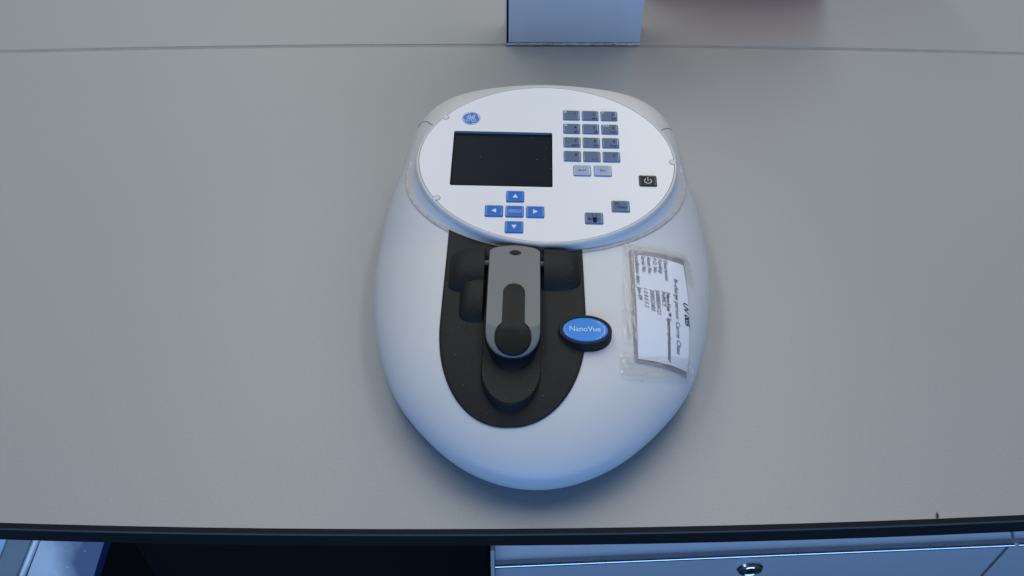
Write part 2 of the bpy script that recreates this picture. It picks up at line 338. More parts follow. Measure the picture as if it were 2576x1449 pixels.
# ================================================================ the instrument
TD = (0.03738654520338282, 0.479529175218052, 0.0); PHI = radians(-2.0)
dev = thing("spectrophotometer", "white egg-shaped spectrophotometer with oval keypad console and black sample arm", "lab instrument", TD, PHI)
NB = len(RTH); ZE = 24.0
def rth(a):
    a = (a % (2*pi))/(2*pi)*NB; i = int(a) % NB; f = a - int(a)
    return RTH[i]*(1-f) + RTH[(i+1) % NB]*f
def ttop(y): return 73 + 0.105*(y+5) + 0.04*(sqrt((y+5)**2 + 1600) - 40) + max(0, y+5)*0.03
def nx(a): return 3.2 + 7.5*min(1, max(0, sin(a)))**1.5 - 0.5*min(1, max(0, -sin(a)))
def bz(x, y):
    a = atan2(y, x); r = hypot(x, y)/rth(a)
    return ZE + (ttop(y)-ZE)*sqrt(max(0, 1 - r**nx(a)))
def drape(x, y, off=0.0):
    """point on the casing at plan position x, y (mm), lifted off mm along the normal; metres"""
    e = 0.4; z = bz(x, y)
    n = Vector((-(bz(x+e, y)-bz(x-e, y))/(2*e), -(bz(x, y+e)-bz(x, y-e))/(2*e), 1)).normalized()
    return (Vector((x, y, z)) + n*off)*MM
rings = []
for i in range(70):
    r = 1 - (i/69)**2.4
    r = max(r, 0.004)
    ring = []
    for k in range(NB):
        a = 2*pi*k/NB; x, y = RTH[k]*r*cos(a), RTH[k]*r*sin(a)
        ring.append((x*MM, y*MM, (ZE + (ttop(y)-ZE)*sqrt(max(0, 1 - r**nx(a))))*MM))
    rings.append(ring)
low = []
for kk, zz in ((.93, 2.5), (.955, 5), (.978, 10), (.992, 16), (.9985, 21)):
    low.append([(RTH[k]*kk*cos(2*pi*k/NB)*MM, RTH[k]*kk*sin(2*pi*k/NB)*MM, zz*MM) for k in range(NB)])
b = MB(); b.loft(low + rings[::1], True, True)
# rings run from the widest line up to the crown
body = b.build("casing", M_BODY, dev, True, None)
for pts in ([(-112.5, 150.4), (-111.8, 149.0), (-110.2, 148.2), (-107, 144.5), (-103, 138), (-99.5, 131.8), (-96, 127)], [(97, 126), (100.4, 130.6), (104, 135.2), (107.6, 139.8), (110.5, 142.6)]):
    b = MB(); b.tube([drape(x, y, 0.05) for x, y in pts], 0.30*MM, 6); b.build("parting_line", M_GAP, body)

# ---- console
T8 = radians(8)
def CON(u, v, n=0.0): return Vector((u, -5 + v*cos(T8) - n*sin(T8), 80 + v*sin(T8) + n*cos(T8)))*MM
CV = 85.8; CP = 1.97
def cell(a, b_, n, cnt=128): return [CON(u, v, n) for u, v in ell(a, b_, cnt, 0, CV, CP)]
base = []
for x, y in ell(113.5, 88.5, 128, 0, 80.2):
    z = bz(x, y) - 1.0
    base.append(Vector((x, y, z))*MM)
def mixr(r0, r1, t): return [p.lerp(q, t) for p, q in zip(r0, r1)]
top = cell(106.8, 89.0, -4.8)
flare = []
for t in (0.0, .25, .5, .72, .86, .95, 1.0):
    m_ = mixr(base, top, t)
    q = []
    for p, bb, tp in zip(m_, base, top):
        w = 0.35*(1-t)*t*4*0.25
        c = Vector((0, 0.0802, 0)); d = Vector((bb.x-c.x, bb.y-c.y, 0))
        q.append(p - d.normalized()*w*0.010)
    flare.append(q)
b = MB(); b.loft(flare, False, False)
console = b.build("console", M_SKIRT, dev, True, None)
b = MB(); b.loft([cell(106.85, 89.05, -5.2), cell(106.8, 89.0, -3.6), cell(106.55, 88.75, -2.2), cell(106.1, 88.3, -1.1), cell(105.5, 87.7, -0.35), cell(104.8, 87.0, 0.1), cell(104.2, 86.4, 0.22), cell(103.85, 86.05, 0.1), cell(103.7, 85.9, -1.2)], False, False)
b.build("rim", M_RIM, console, True, None)
b = MB(); b.loft([cell(103.9, 86.1, -0.55), cell(102.6, 84.8, -0.55)], False, False); b.build("rim_gap", M_GAP, console)
bpts = [drape(114.1*cos(a_), 80.2 + 89.1*sin(a_), 0.1) for a_ in [radians(170 + 200*k/120) for k in range(121)]]
b = MB(); b.loft([[p + Vector((d.x*cos(t)*1.7, d.y*cos(t)*1.7, sin(t)*0.8))*MM for t in [2*pi*k/8 for k in range(8)]] for p, d in [(p, Vector((p.x, p.y-.0802, 0)).normalized()) for p in bpts]], True, True)
b.build("dirt_line", M_GROOVE, console)
# face with a rounded hole for the screen
SC = (-36.05, 86.05)
bm = bmesh.new()
outer = [bm.verts.new(CON(u, v, 0)) for u, v in ell(103.35, 85.55, 128, 0, CV, CP)]
inner = [bm.verts.new(CON(SC[0]+u, SC[1]+v, 0)) for u, v in rrect(40.9, 30.4, 1.6)]
for lp in (outer, inner):
    for i in range(len(lp)): bm.edges.new((lp[i], lp[(i+1) % len(lp)]))
bmesh.ops.triangle_fill(bm, use_beauty=True, edges=bm.edges[:])
ow = [bm.verts.new(CON(u, v, -0.6)) for u, v in ell(103.35, 85.55, 128, 0, CV, CP)]
iw = [bm.verts.new(CON(SC[0]+u, SC[1]+v, -2.8)) for u, v in rrect(40.9, 30.4, 1.6)]
for lp, lw in ((outer, ow), (inner, iw)):
    for i in range(len(lp)):
        j = (i+1) % len(lp); bm.faces.new((lp[i], lp[j], lw[j], lw[i]))
me = bpy.data.meshes.new("face_panel"); bm.to_mesh(me); bm.free()
fo = link("face_panel", me, [M_FACE, M_WALL], console, False, [1 if any(v < 0 for v in ()) else 0 for _ in me.polygons])
for p_ in fo.data.polygons:
    c_ = p_.center/MM
    if abs(c_.x-SC[0]) < 41.2 and abs((c_.y+5)/cos(T8)-SC[1]) < 33 and abs(p_.normal.z) < 0.7: p_.material_index = 1
put("screen", [CON(SC[0]+u, SC[1]+v, -2.6) for u, v in rrect(42, 31.5, 1.6)], [tuple(range(24))], M_SCREEN, console, False)
for (u, v) in ((-84.9, 132.4), (-86.1, 42.0), (102.3, 85.8)):
    b = MB(); b.loft([[CON(u + r*cos(2*pi*k/24), v + r*sin(2*pi*k/24), n) for k in range(24)] for r, n in ((2.9, -0.5), (2.9, 0.08), (2.7, 0.10))], False, True, m=1)
    b.loft([[CON(u + r*cos(2*pi*k/24), v + r*sin(2*pi*k/24), n) for k in range(24)] for r, n in ((2.6, 0.02), (2.6, 0.26), (2.3, 0.40))], False, True, m=0)
    b.build("retaining_clip", [M_RIM, M_GAP], console)

# ---- lettering helper
def text_mesh(s, size, shear=0.0, bold=0.0, align='LEFT'):
    cu = bpy.data.curves.new("t", 'FONT'); cu.body = s; cu.size = size; cu.shear = shear; cu.offset = bold
    cu.align_x = align; cu.resolution_u = 3; cu.fill_mode = 'FRONT'
    o = bpy.data.objects.new("t", cu); COL.objects.link(o)
    dg = bpy.context.evaluated_depsgraph_get(); dg.update()
    me = bpy.data.meshes.new_from_object(o.evaluated_get(dg))
    vs = [tuple(v.co[:2]) for v in me.vertices]; fs = [tuple(p.vertices) for p in me.polygons]
    bpy.data.objects.remove(o); bpy.data.curves.remove(cu); bpy.data.meshes.remove(me)
    return vs, fs
def poly_shape(polys):
    vs, fs = [], []
    for p in polys:
        fs.append(tuple(range(len(vs), len(vs)+len(p)))); vs += p
    return vs, fs
def stroke(pts, w, n=1):
    """flat ribbon along a polyline, Catmull-Rom smoothed, round enough at this size"""
    P = [Vector((x, y, 0)) for x, y in pts]
    if len(P) > 2:
        Q = []
        for i in range(len(P)-1):
            p0, p1, p2, p3 = P[max(i-1, 0)], P[i], P[i+1], P[min(i+2, len(P)-1)]
            for k in range(6):
                t = k/6; Q.append(0.5*((2*p1) + (p2-p0)*t + (2*p0-5*p1+4*p2-p3)*t*t + (3*p1-p0-3*p2+p3)*t**3))
        Q.append(P[-1]); P = Q
    vs, fs = [], []
    for i, p in enumerate(P):
        d = (P[min(i+1, len(P)-1)] - P[max(i-1, 0)]).normalized(); nrm = Vector((-d.y, d.x, 0))*w/2
        vs += [(p.x+nrm.x, p.y+nrm.y), (p.x-nrm.x, p.y-nrm.y)]
    for i in range(len(P)-1): fs.append((2*i, 2*i+1, 2*i+3, 2*i+2))
    return vs, fs
def merge(*shapes):
    vs, fs = [], []
    for v, f in shapes:
        fs += [tuple(i+len(vs) for i in q) for q in f]; vs += v
    return vs, fs
def shift(sh, dx, dy): return [(x+dx, y+dy) for x, y in sh[0]], sh[1]

# ---- keys (own coordinates in mm: x right, y up the console, z out of it)
def key_mesh(mt, me_edge, mgloss):
    b = MB()
    def ring(i, z): return [(x*MM, y*MM, z*MM) for x, y in rrect(7.15-i, 5.85-i, max(0.5, 1.25-i*0.6), 4)]
    b.loft([ring(0, -0.2), ring(0, 0.25), ring(0.12, 0.55), ring(0.45, 0.80)], False, False, m=1)
    b.loft([ring(0.45, 0.80), ring(0.75, 0.93), ring(1.05, 1.02), ring(1.45, 1.07), ring(1.75, 1.075)], False, False, m=2)
    b.loft([ring(1.75, 1.075), ring(2.2, 1.078)], False, True, m=0)
    me = bpy.data.meshes.new("key"); me.from_pydata(b.v, [], b.f)
    me.materials.append(mt); me.materials.append(me_edge); me.materials.append(mgloss)
    bm = bmesh.new(); bm.from_mesh(me)
    for f, k in zip(bm.faces, b.m): f.material_index = k; f.smooth = True
    bmesh.ops.remove_doubles(bm, verts=bm.verts, dist=1e-6)
    bmesh.ops.recalc_face_normals(bm, faces=bm.faces); bm.to_mesh(me); bm.free()
    return me
def gl(name, c, w=0.8): return mat(name, c, 0.4, spec=0.25, coat=w)
KM = {'grey': key_mesh(M_KGREY, M_KEDGE, gl("key_slate_shoulder", (0.088, 0.140, 0.235))), 'pale': key_mesh(M_KLIGHT, M_KEDGE, gl("key_pale_shoulder", (0.34, 0.385, 0.53))),
      'blue': key_mesh(M_KBLUE, M_KBLUEE, gl("key_blue_shoulder", (0.006, 0.150, 0.53))), 'black': key_mesh(M_KBLACK, M_KBLACKE, gl("key_black_shoulder", (0.006, 0.006, 0.008), 0.4))}
CROT = (T8, 0, 0)
def key(u, v, kind, label, legends):
    k = bpy.data.objects.new("key", KM[kind]); COL.objects.link(k); k.parent = dev
    k.location = CON(u, v, 0); k.rotation_euler = CROT; k["label"] = label
    for (vs, fs), m in legends:
        put("legend", [(x*MM, y*MM, 1.13*MM) for x, y in vs], fs, m, k, False)
    return k
def rt_(s, size, x, y): return shift(text_mesh(s, size, bold=0.05, align='RIGHT'), x, y)
def lf_(s, size, x, y): return shift(text_mesh(s, size, bold=0.05), x, y)
K = M_INK; Wt = M_WHITEINK
cols = (21.05, 36.95, 52.85); rows = (137.35, 121.4, 105.55, 89.7)
pad = [[('1', '', 'A'), ('2', 'abc', ''), ('3', 'def', 'C')], [('4', 'ghi', 'G'), ('5', 'jkl', ''), ('6', 'mno', 'T/U')],
       [('7', 'pqrs', ''), ('8', 'tuv', ''), ('9', 'wxyz', '')], [('0', '', ''), ('.', '+ / -', ''), ('C', '', '')]]
for r, row in enumerate(pad):
    for c_, (d, sub, wh) in enumerate(row):
        L = []
        blk = [rt_(d, 4.0, 3.9, -0.2 if d != '.' else 1.0)]
        if sub: blk.append(rt_(sub, 3.5, 6.0, -4.7))
        L.append((merge(*blk), K))
        if wh: L.append((lf_(wh, 3.3, -6.0, 2.5), Wt))
        key(cols[c_] + 0.0, rows[r], 'grey', 'slate grey keypad key marked ' + (d if d != '.' else 'with a point and plus minus'), L)
key(28.7, 73.9, 'pale', 'pale grey key with bent enter arrow', [(merge(stroke([(2.6, 1.4), (2.6, -0.2)], .42), stroke([(2.8, -0.2), (-2, -0.2)], .42), poly_shape([[(-3.4, -0.2), (-1.6, 0.75), (-1.6, -1.15)]])), K)])
key(45.2, 74.0, 'pale', 'pale grey key marked Esc', [(shift(text_mesh('Esc', 3.6, align='CENTER'), 0, -1.1), K)])
def tri(k):
    p = [(0, 2.1), (2.1, -1.7), (-2.1, -1.7)]
    a = {'up': 0, 'left': pi/2, 'down': pi, 'right': -pi/2}[k]
    return poly_shape([[(x*cos(a)-y*sin(a), x*sin(a)+y*cos(a)) for x, y in p]])
key(-24.6, 44.7, 'blue', 'blue key with white up arrow', [(tri('up'), Wt)])
key(-40.8, 29.4, 'blue', 'blue key with white left arrow', [(tri('left'), Wt)])
key(-8.8, 29.2, 'blue', 'blue key with white right arrow', [(tri('right'), Wt)])
key(-24.9, 13.7, 'blue', 'blue key with white down arrow', [(tri('down'), Wt)])
def sq(cx, w=1.35, t=.22):
    return merge(stroke([(cx-w, -w), (cx+w, -w)], t), stroke([(cx-w, w), (cx+w, w)], t), stroke([(cx-w, -w), (cx-w, w)], t), stroke([(cx+w, -w), (cx+w, w)], t))
xm = lambda cx: merge(stroke([(cx-.75, -.75), (cx+.75, .75)], .3), stroke([(cx-.75, .75), (cx+.75, -.75)], .3))
key(-24.8, 29.3, 'blue', 'blue centre key with two crossed boxes and a ticked box', [(merge(sq(-3.2), sq(0), sq(3.2), xm(-3.2), xm(0), stroke([(2.4, -.1), (2.9, -.8)], .3), stroke([(2.9, -.8), (4.1, .9)], .3)), M_LOGOW)])
arc = [(2.75*cos(radians(a)), -0.45 + 2.75*sin(radians(a))) for a in range(128, 413, 12)]
key(80.8, 64.3, 'black', 'black power key with white power symbol', [(merge(stroke(arc, .55), stroke([(0, 3.3), (0, -0.9)], .55)), Wt)])
key(57.7, 36.8, 'grey', 'slate key marked 0A and 100%T split by a slanted line', [(merge(lf_('0A', 2.9, -4.6, 1.5), stroke([(-4.8, -1.2), (0.6, 1.5)], .22), rt_('100%T', 2.9, 4.9, -2.6)), K)])
key(36.6, 24.1, 'grey', 'slate key with black sample cell and left arrow symbol', [(merge(poly_shape([[(-.9, -4.6), (1.9, -4.6), (1.9, 0.6), (-.9, 0.6)], [(-5.3, -1.2), (-2.9, .1), (-2.9, -2.5)]]), stroke([(-1.0, .5), (-1.0, 4.4)], .4), stroke([(1.7, .5), (1.7, 4.4)], .4), stroke([(-3, -1.2), (4.0, -1.2)], .5)), K)])

# ---- round logo
LC = (-63.5, 131.65)
def disc(r, n, cnt=40): return [CON(LC[0] + r*cos(2*pi*k/cnt), LC[1] + r*sin(2*pi*k/cnt), n) for k in range(cnt)]
b = MB(); b.loft([disc(7.75, 0.02), disc(7.7, 0.06)], False, True); logo = b.build("logo_disc", M_LOGOD, dev, False)
put("logo_ring", disc(7.4, 0.09), [tuple(range(40))], M_LOGOW, logo, False)
bl = []
for k in range(160):
    t = k/160; ph = (t*4 + 0.12) % 1.0
    r = 6.75 - 1.05*max(0, (ph-0.62)/0.38)**2.0 - 0.15*ph
    if ph < 0.03: r = 6.75 - 1.2*(1-ph/0.03)
    bl.append(CON(LC[0] + r*cos(-2*pi*t), LC[1] + r*sin(-2*pi*t), 0.12))
put("logo_field", bl, [tuple(range(160))], M_LOGO, logo, False)
G = [[(-3.78, 2.75), (-3.85, 1.9), (-3.08, 0.76), (-1.57, 0.27), (-0.41, 0.84), (-0.1, 2.01)],
     [(-2.69, 1.72), (-2.38, 3.01), (-1.31, 3.89), (-0.76, 3.38), (-1.08, 2.2), (-1.93, 1.49), (-2.69, 1.72)],
     [(-0.4, 2.0), (-0.88, -0.13), (-1.16, -2.04), (-2.27, -3.45), (-3.59, -3.59), (-4.2, -2.77), (-3.85, -1.49), (-2.71, -0.72), (-1.11, -0.03), (0.92, 0.94)],
     [(3.15, 0.79), (1.51, 1.0), (1.05, 1.83), (1.41, 3.12), (2.56, 3.8), (3.07, 3.21), (2.65, 2.1), (1.66, 1.0)],
     [(2.87, 0.57), (1.26, 0.1), (0.35, -1.05), (0.31, -2.42), (1.14, -3.62), (2.48, -3.79), (3.63, -2.96), (3.86, -1.68), (3.22, -0.69), (2.19, -0.84), (1.86, -1.64), (2.4, -2.11)]]
vs, fs = merge(*[stroke(g, 0.66) for g in G])
put("monogram", [CON(LC[0]+x, LC[1]+y, 0.15) for x, y in vs], fs, M_LOGOW, logo, False)

# ---- black U-shaped plate on the casing
def yb(x):  # front of the skirt in plan
    return 80.2 - 88.5*sqrt(max(0, 1 - (x/113.5)**2)) - 0.4
XC = -24.0; HWD = 51.8
def plate_edge(t):
    """t 0..1 from left top corner round the front to right top corner"""
    pts = []
    return pts
def hw(y):
    if y > -72: return HWD*(1 - 0.02*(y+72)/84)
    return HWD*max(0, 1 - (abs(y+72)/78.2)**2.15)**(1/2.15)
def plate_pt(s, t, off):
    y0 = -150 + s*140; s2 = 1 - (1-s)**1.0
    y0 = -150.1 + 140*(s**1.7 if s < 1 else 1)
    h = hw(y0); x = XC + (2*t-1)*h
    y = y0 + max(0, (y0+72)/61.9)**1.5*(yb(x)+10.1)
    return x, y
def plate_v(s, t, off=1.3):
    x, y = plate_pt(s, t, off)
    return drape(x, y, off)
pv, pf = grid(lambda i, j: plate_v(i, j), 70, 44)
nu, nv = 70, 44
loop = [i*(nv+1) for i in range(nu, -1, -1)] + [j for j in range(1, nv+1)] + [i*(nv+1)+nv for i in range(1, nu+1)] + [nu*(nv+1)+j for j in range(nv-1, 0, -1)]
b0 = len(pv)
for idx in loop:
    i, j = divmod(idx, nv+1)
    x, y = plate_pt(i/nu, j/nv, 0); dx, dy = x-XC, y+75; L = hypot(dx, dy)
    pv.append(drape(x+dx/L*0.5, y+dy/L*0.5, 0.9))
for idx in loop:
    i, j = divmod(idx, nv+1)
    x, y = plate_pt(i/nu, j/nv, 0); dx, dy = x-XC, y+75; L = hypot(dx, dy)
    pv.append(drape(x+dx/L*0.6, y+dy/L*0.6, -0.8))
nl = len(loop)
for k in range(nl):
    q = (k+1) % nl
    pf.append((loop[k], loop[q], b0+q, b0+k)); pf.append((b0+k, b0+q, b0+nl+q, b0+nl+k))
bmp = bmesh.new(); mev = bpy.data.meshes.new("sample_deck"); mev.from_pydata([tuple(p) for p in pv], [], pf)
bmp.from_mesh(mev); bmesh.ops.remove_doubles(bmp, verts=bmp.verts, dist=1e-5); bmesh.ops.dissolve_degenerate(bmp, dist=1e-6, edges=bmp.edges); bmp.to_mesh(mev); bmp.free()
deck = link("sample_deck", mev, M_PLATE, dev, True, None, 50)

# platform under the arm
def stad(hx, yf, yr, z, lift=None, n=28, side=14):
    """round nose towards the front, straight sides back to yr; lift keeps it proud of the deck where that rises"""
    nose = 29.0; cx = XC-0.3
    ys = [yr + (yf + nose - yr)*k/side for k in range(side)]
    out = [(cx+hx, y) for y in ys] + [(cx + hx*cos(pi*k/n), yf + nose*(1 - sin(pi*k/n))) for k in range(n+1)] + [(cx-hx, y) for y in reversed(ys)]
    res = []
    for x, y in out:
        zz = z
        if lift is not None:
            d = 0.5*(bz(cx-hx, y) + bz(cx+hx, y)) + lift
            zz = 0.5*(z + d + sqrt((z-d)**2 + 2.0)) - 0.35
        res.append(Vector((x, y, zz))*MM)
    return res
b = MB(); rs_ = [stad(21.6, -143.2, -14, 46), stad(21.3, -142.4, -14, 50), stad(20.7, -140.7, -14, 58.6, 1.4), stad(20.45, -140.3, -14, 59.6, 2.3), stad(20.0, -139.8, -14, 60.1, 2.7)]
b.loft(rs_, False, False)
n_ = len(rs_[-1]); b0_ = 4*n_
for k in range(n_//2 - 1):
    b.f.append((b0_+k, b0_+k+1, b0_+n_-2-k, b0_+n_-1-k)); b.m.append(0)
b.build("sample_platform", M_PLATE, dev, True, 40)

# hinge housings
def hump(x0, x1, y0, y1, h, outer, name="hinge_housing", p=2.5):
    """outer = -1: rounded on the left end, flat on the right; +1 the other way round"""
    def fn(i, j):
        u = i; v = 2*j-1
        vv = math.copysign(abs(v)**0.75, v)
        if outer < 0: uu = 1-u; x = x1 + (x0-x1)*(1-(1-uu)**1.8)
        else: uu = u; x = x0 + (x1-x0)*(1-(1-uu)**1.8)
        e = (abs(x - (x1 if outer < 0 else x0))/(x1-x0))
        ex = max(0, 1 - e**3.2)**0.5
        yy = (y0+y1)/2 + vv*(y1-y0)/2*(0.62+0.38*max(0, 1 - e**3.6)**0.5)
        hh = h*ex**0.9*max(0, 1 - abs(vv)**p)**0.62
        P = drape(x, yy, 0.4); P.z += hh*MM
        return P
    v, f = grid(fn, 22, 26)
    n = len(v)   # close the flat inner end
    i_end = 22 if outer < 0 else 0
    ring = [i_end*27 + j for j in range(27)]
    f.append(tuple(ring))
    o = put(name, v, f, M_PLATE if name == "hinge_housing" else M_BLACK, dev, True, None, 60)
    return o
hump(-72.5, -46.0, -47.5, -7.0, 11.5, -1, "hinge_housing", 2.2)
hump(-2.0, 25.3, -46.0, -7.5, 10.5, +1, "hinge_housing", 2.2)
hump(-63.0, -46.0, -73.5, -32.0, 9.0, -1, "hinge_housing", 2.4)
for x0, x1 in ((-46.5, -41.0), (-6.0, -1.5)):
    b = MB(); b.tube([(x0*MM, -25*MM, 76*MM), (x1*MM, -25*MM, 76*MM)], 2.4*MM, 14); b.build("hinge_pin", M_PIN, dev)

# lever arm
AX = -23.7
def arm_z(y, x=AX):
    xr = min(1, abs(x-AX)/18.6)
    d = max(0, -(y + 91.5 - 6.5*xr**2))
    return 80.0 + 0.008*(y+10) - 0.36*d*min(1, d/2) - 0.004*d*d
def arm_outline(hx, yr, yf, nose, n=30, rc=5.0):
    out = []
    # rear shallow arc from right to left with rounded corners, then nose
    for k in range(n+1):
        t = 1 - 2*k/n
        x = hx*(abs(t)**0.8)*(1 if t >= 0 else -1)
        out.append((AX + x, yr + 4.2*(1 - abs(x/hx)**2.0) - (1.9*max(0, abs(x/hx)-0.86)/0.14)**1.0))
    for k in range(1, 9): out.append((AX - hx, yr - 2 + (yf + nose - yr + 2)*k/9))
    for k in range(n+1):
        a = pi + pi*k/n; out.append((AX + hx*cos(a), yf + nose + nose*sin(a)))
    for k in range(8, 0, -1): out.append((AX + hx, yr - 2 + (yf + nose - yr + 2)*k/9))
    return out
def arm_ring(hx, yr, yf, nose, dz): return [Vector((x, y, arm_z(y, x) + dz))*MM for x, y in arm_outline(hx, yr, yf, nose)]
b = MB()
b.loft([[Vector((x, y, max(60.4, min(arm_z(y)-9.5, 65)) - 0))*MM for x, y in arm_outline(17.0, -14, -112.6, 17)],
        arm_ring(19.6, -13.6, -110.3, 18.5, -4.5), arm_ring(19.2, -13.4, -110.5, 18.6, -1.6), arm_ring(18.0, -14, -109, 18, -1.3)], True, True)
arm = b.build("lever_arm", M_BLACK, dev, True, 40)
# grey cover: grid so that the nose can bend down
def cover():
    rows_ = 60; colsn = 20
    outl = lambda hx, yr, yf, nose: None
    hx, yr, yf, nose = 18.6, -13.4, -109.4, 18.2
    v = []; f = []
    def edge_y(x):   # rear and front y for a given x
        xr = min(1, abs(x)/hx)
        return yr + 4.2*(1-xr**2) - 1.9*max(0, xr-0.86)/0.14, yf + nose - nose*sqrt(max(0, 1-xr**2))
    vv, ff = [], []
    for j in range(colsn+1):
        t = 2*j/colsn - 1; x = hx*math.copysign(sin(abs(t)*pi/2), t)
        y0, y1 = edge_y(x)
        for i in range(rows_+1):
            s = i/rows_; y = y0 + (y1-y0)*s
            vv.append(Vector((AX+x, y, arm_z(y, AX+x)))*MM)
    for j in range(colsn):
        for i in range(rows_):
            a = j*(rows_+1)+i; ff.append((a, a+1, a+rows_+2, a+rows_+1))
    loop = [i for i in range(rows_+1)] + [j*(rows_+1)+rows_ for j in range(1, colsn+1)] + [colsn*(rows_+1)+i for i in range(rows_-1, -1, -1)] + [j*(rows_+1) for j in range(colsn-1, 0, -1)]
    n0 = len(vv); nl_ = len(loop)
    for off, dz in ((0.22, -0.25), (0.3, -1.9)):
        for idx in loop:
            p = vv[idx]; d = Vector((p.x - AX*MM, (p.y + 0.06)*0.35, 0)).normalized()
            vv.append(p + d*off*MM + Vector((0, 0, dz*MM)))
    for k in range(nl_):
        q = (k+1) % nl_
        ff.append((loop[k], loop[q], n0+q, n0+k)); ff.append((n0+k, n0+q, n0+nl_+q, n0+nl_+k))
    return put("arm_cover", vv, ff, M_GREY, arm, True, None, 60)
cover()
# keyhole shaped grip
def grip_outline(g):
    pts = []
    cx, cy, R_ = AX+0.15, -96.6, 12.7-g
    w = 7.75-g
    for k in range(17): a = pi*k/16; pts.append((cx + w*cos(a), -57.5 + (8.1-g)*sin(a)))
    yj = cy + sqrt(R_**2 - (w+1.2)**2)
    pts += [(cx-w, -70), (cx-w-.05, yj+2.4), (cx-w-.45, yj+0.9)]
    a0 = atan2(yj-cy, -(w+1.2)); a1 = 2*pi + atan2(yj-cy, (w+1.2))
    for k in range(33): a = a0 + (a1-a0)*k/32; pts.append((cx + R_*cos(a), cy + R_*sin(a)))
    pts += [(cx+w+.45, yj+0.9), (cx+w+.05, yj+2.4), (cx+w, -70)]
    return pts
gv = []
def gz(y, dz, x=AX): return arm_z(y, x) + dz + max(0, -(y+92))*0.03
bm = bmesh.new()
rs = []
for g, dz in ((0, -0.5), (0, 0.75), (0.25, 1.15), (0.8, 1.3)):
    rs.append([bm.verts.new(Vector((x, y, gz(y, dz, x)))*MM) for x, y in grip_outline(g)])
for r0, r1 in zip(rs, rs[1:]):
    for k in range(len(r0)):
        q = (k+1) % len(r0); bm.faces.new((r0[k], r0[q], r1[q], r1[k]))
es = [bm.edges.get((rs[-1][k], rs[-1][(k+1) % len(rs[-1])])) for k in range(len(rs[-1]))]
bmesh.ops.triangle_fill(bm, use_beauty=True, edges=es)
me = bpy.data.meshes.new("grip_inlay"); bm.to_mesh(me); bm.free()
link("grip_inlay", me, M_BLACK, arm, True, None, 30)
# screw in an oval hole
b = MB(); b.loft([[Vector((AX+0.3 + a_*cos(2*pi*k/32), -17.2 + b_*sin(2*pi*k/32), arm_z(-17)+n))*MM for k in range(32)] for a_, b_, n in ((4.6, 2.7, 0.06), (4.3, 2.5, 0.10))], False, True)
hole = b.build("screw_hole", M_PIT, arm)
b = MB(); b.loft([[Vector((AX+0.3 + a_*cos(2*pi*k/20), -17.0 + a_*.8*sin(2*pi*k/20), arm_z(-17)+n))*MM for k in range(20)] for a_, n in ((2.7, 0.1), (2.5, 0.5), (1.6, 0.9), (.3, 1.0))], False, True)
b.build("screw_head", M_BLACK, arm)

# name badge
BC = (27.4, -80.8)
def bell(a_, b_, z, n=64, dx=0, dy=0): return [Vector((x+dx, y+dy, z))*MM for x, y in ell(a_, b_, n, BC[0], BC[1], 2.0)]
b = MB(); b.loft([bell(18.8, 13.9, 54, dx=.6, dy=-1.0), bell(18.9, 14.0, 64), bell(18.7, 13.8, 67.6), bell(18.2, 13.3, 68.1), bell(16.7, 11.8, 68.0), bell(16.4, 11.5, 67.3)], False, True)
badge = b.build("name_badge", M_PLATE, dev, True, 40)
def dome(x, y):
    r = min(1, hypot((x-BC[0])/16.1, (y-BC[1])/11.2)); return 67.5 + 1.1*(1 - r**12)**0.6
b = MB(); b.loft([[Vector((x, y, dome(x, y)))*MM for x, y in ell(16.1*r, 11.2*r, 64, BC[0], BC[1])] for r in (1, .998, .992, .982, .97, .955, .935, .91, .88, .82, .7, .5, .3, .02)], False, True)
badge_in = b.build("badge_insert", M_BADGE, badge, True, None)
vs, fs = text_mesh("NanoVue", 6.6, bold=0.03, align='CENTER')
wx = max(v[0] for v in vs) - min(v[0] for v in vs); sx = 22.0/wx
mx_ = (max(v[0] for v in vs) + min(v[0] for v in vs))/2
put("lettering", [Vector((BC[0]-0.3 + (x-mx_)*sx, BC[1]-2.2 + y*1.0, 68.72))*MM for x, y in vs], fs, M_BADGET, badge_in, False)

# ---------------------------------------------------------------- taped label card
card = thing("asset_label", "white typed card in clear sleeve taped to the right of the casing", "label", TD, PHI)
def quad(c, s, t, bulge=0.0):
    """c: TL, TR, BR, BL in plan mm; s down, t across"""
    (ax, ay), (bx, by), (cx, cy), (dx, dy) = c
    x = (ax*(1-t)+bx*t)*(1-s) + (dx*(1-t)+cx*t)*s; y = (ay*(1-t)+by*t)*(1-s) + (dy*(1-t)+cy*t)*s
    return x + bulge*t*4*s*(1-s), y
PAP = ((66.6, -6.3), (105.8, -6.0), (101.4, -94.2), (64.6, -96.0))
SLV = ((63.6, -2.4), (106.9, 0.3), (100.7, -97.4), (62.6, -98.2))
def sheet(name, c, off, m, bulge=0.0, nu=36, nv=18, parent=card, wob=0.0, rnd=None):
    def fn(i, j):
        x, y = quad(c, i, j, bulge)
        return drape(x, y, off + (wob*(sin(31*i+5*j)+sin(17*j-9*i)) if wob else 0))
    v, f = grid(fn, nu, nv)
    return put(name, v, f, m, parent, True, None, None)
back = sheet("sleeve_back", SLV, 0.35, M_SLEEVEB, 2.6)
paper = sheet("paper", PAP, 0.75, M_PAPER, 2.6, wob=0.05)
sheet("sleeve_front", SLV, 1.25, M_SLEEVE, 2.6)
